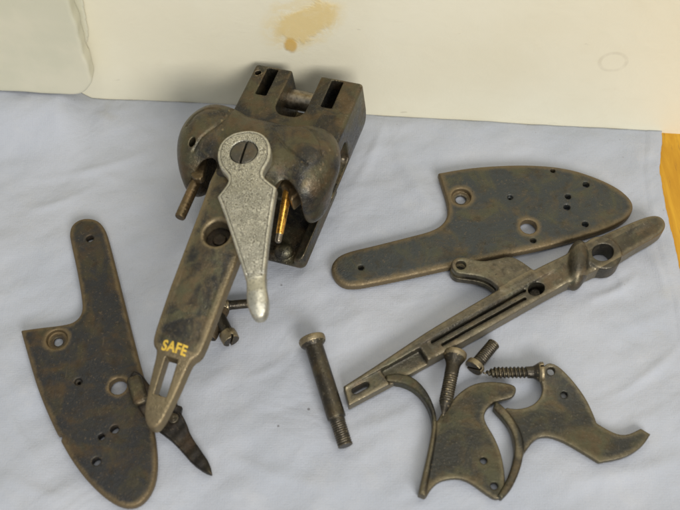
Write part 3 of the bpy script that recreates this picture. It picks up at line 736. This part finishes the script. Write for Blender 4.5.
# ------------------------------------------------------------------ screws
def make_screw(a, b, prof, threads, label, name='screw', slot=True, mat=None, group=None, h=0.24, slot_ang=0.3, category='screw'):
    """a, b: world points (mm) on the axis at head and tip. prof: [(s, r)...] along the axis; threads: [(s0, s1, pitch, depth)]"""
    a = Vector(a); b = Vector(b); L = (b-a).length
    ps = np.array([p[0] for p in prof], float)*L; pr = np.array([p[1] for p in prof], float); rm = pr.max()
    def fn(X, Y, Z):
        r = np.sqrt(X*X+Y*Y); base = np.interp(Z, ps, pr)
        th = np.arctan2(Y, X)/(2*math.pi)
        add = 0
        for s0, s1, pitch, dep in threads:
            fr = np.mod(Z/pitch-th, 1.0); tri = np.abs(fr*2-1)
            add = add+np.where((Z > s0*L) & (Z < s1*L), (np.clip(tri*1.5-0.25, 0, 1)-1)*dep, 0)
        d = (r-base-add)*0.75
        d = rint(d, Z-L, 0.25); d = rint(d, -Z, 0.25)
        if slot:
            q = np.abs(X*math.cos(slot_ang)+Y*math.sin(slot_ang))-0.42
            d = smax(d, -np.maximum(q, Z-1.5), 0.15)
        return d
    v, f = surface_nets(fn, (-rm, -rm, 0), (rm, rm, L), h)
    rim = np.where(np.hypot(v[:, 0], v[:, 1]) > rm-0.5, 0.6, 6.0)
    o = link_mesh(name, v, f, mat or M_SCREW, None, rim)
    o.rotation_euler = (b-a).to_track_quat('Z', 'Y').to_euler(); o.location = a*MM
    tag(o, label, category, group)
    return o
make_screw((-11.52, -41.97, 5.6), (2.11, -86.56, 3.3), [(0, 5.4), (0.03, 5.5), (0.055, 5.2), (0.085, 3.7), (0.1, 3.7), (0.74, 3.7), (0.75, 3.65), (0.76, 3.05), (1, 3.0)], [(0.79, 0.99, 0.9, 0.35)], 'long steel pin screw with a round head and short thread, lying alone', name='pin_screw', slot_ang=1.45)
make_screw((46.35, -48.41, 5.2), (39.6, -76.38, 8.5), [(0, 4.7), (0.05, 4.7), (0.17, 3.1), (0.22, 2.8), (0.78, 2.75), (1, 0.25)], [(0.36, 0.8, 1.05, 0.35)], 'pointed countersunk wood screw lying with its tip on a trigger', slot_ang=1.2)
make_screw((53.07, -54.72, 4.2), (62.46, -43.29, 3.2), [(0, 3.9), (0.16, 3.9), (0.2, 2.7), (1, 2.6)], [(0.28, 0.97, 0.95, 0.4)], 'stubby machine screw with its slotted head beside the pointed screws', slot_ang=0.9)
make_screw((81.03, -56.31, 4.2), (56.88, -56.14, 3.2), [(0, 4.2), (0.05, 4.2), (0.17, 2.5), (0.24, 2.4), (0.8, 2.4), (1, 0.2)], [(0.26, 0.97, 1.55, 0.6)], 'coarse threaded wood screw lying flat with its head against a trigger eye')
make_screw((-54.2, -26.75, 3.3), (-35.69, -24.74, 3.0), [(0, 2.8), (0.25, 2.8), (0.3, 2.6), (0.42, 2.6), (0.47, 2.0), (1, 1.9)], [(0.3, 0.42, 1.0, 0.25)], 'thin stepped steel pin lying under the thumb end of the top lever', name='steel_pin', slot=False, category='pin')
make_screw((-43.93, -42.87, 4.2), (-53.1, -24.84, 3.2), [(0, 3.5), (0.14, 3.7), (0.22, 3.5), (0.26, 2.7), (1, 2.6)], [(0.75, 0.98, 0.95, 0.35)], 'round headed steel screw lying under the edge of the tang, head outward', slot_ang=0.3, mat=M_SCREW)
make_screw((-52.67, -41.06, 3.2), (-47.98, -27.52, 3.0), [(0, 2.3), (0.1, 2.5), (1, 2.5)], [], 'short dark headless pin lying next to the round headed screw under the tang', name='steel_pin', slot=False, mat=M_DARK, category='pin')

# ------------------------------------------------------------------ small pointed lock lever, half under the tang
def make_lock_lever():
    P = smooth_poly([(-82.5, -56.79), (-78.39, -58.08), (-74.29, -63.62), (-70.0, -67.41), (-65.93, -69.08), (-64.0, -68.67, 1), (-63.44, -70.75, 1), (-61.45, -71.17, 1), (-61.84, -73.65, 1), (-59.38, -77.75), (-57.91, -81.82), (-53.22, -88.23), (-49.64, -93.16), (-48.4, -97.65, 1), (-51.1, -96.87), (-56.28, -93.36), (-60.46, -88.62), (-64.62, -84.63), (-68.72, -81.82), (-73.7, -78.16), (-78.59, -72.0), (-82.89, -64.47)], 1)
    lo = P.min(0); hi = P.max(0); kx, ky = (-64.36, -76.57); bx_, by_ = (-79.04, -65.47)
    root = empty('lock_lever', (kx, ky, 0))
    def zb(X, Y): return np.clip((np.sqrt((X-(-49.0, -96.78)[0])**2+(Y-(-49.0, -96.78)[1])**2)-14)*0.17, 0, 4.4)
    def fn(X, Y, Z):
        d2 = poly_sd(P, X, Y); z0 = zb(X, Y)
        t = z0+3.6+0.3*np.sin(X*1.1)*np.sin(Y*0.9)
        d = rint(rint(d2, Z-t, 0.9), z0+0.2-Z, 0.4)
        return d
    o = sdf_obj('blade', fn, (lo[0], lo[1], 0), (hi[0], hi[1], 9), 0.34, M_DARK, root); o.location = (-kx*MM, -ky*MM, 0)
    z1 = float(zb(np.array(kx), np.array(ky)))+3.4
    st = sdf_obj('stud', lambda X, Y, Z: rint(cyl2(X, Y, (kx, ky), 2.1), np.abs(Z-z1-0.6)-1.3, 0.5), (kx-3, ky-3, z1-1), (kx+3, ky+3, z1+3), 0.25, M_SCREW, root); st.location = (-kx*MM, -ky*MM, 0)
    z2 = float(zb(np.array(bx_), np.array(by_)))+3.2
    bs = sdf_obj('boss', lambda X, Y, Z: rint(np.sqrt(np.maximum(np.abs((X-bx_)*0.93+(Y-by_)*0.37)-0.9, 0)**2+np.maximum(np.abs((Y-by_)*0.93-(X-bx_)*0.37)-4.2, 0)**2)-2.2, np.abs(Z-z2)-1.8, 1.6), (bx_-5, by_-6, z2-3), (bx_+5, by_+6, z2+4), 0.32, M_SCREW, root); bs.location = (-kx*MM, -ky*MM, 0)
    tag(root, 'blackened pointed lock lever sticking out from under the tang tip', 'lock lever')
make_lock_lever()
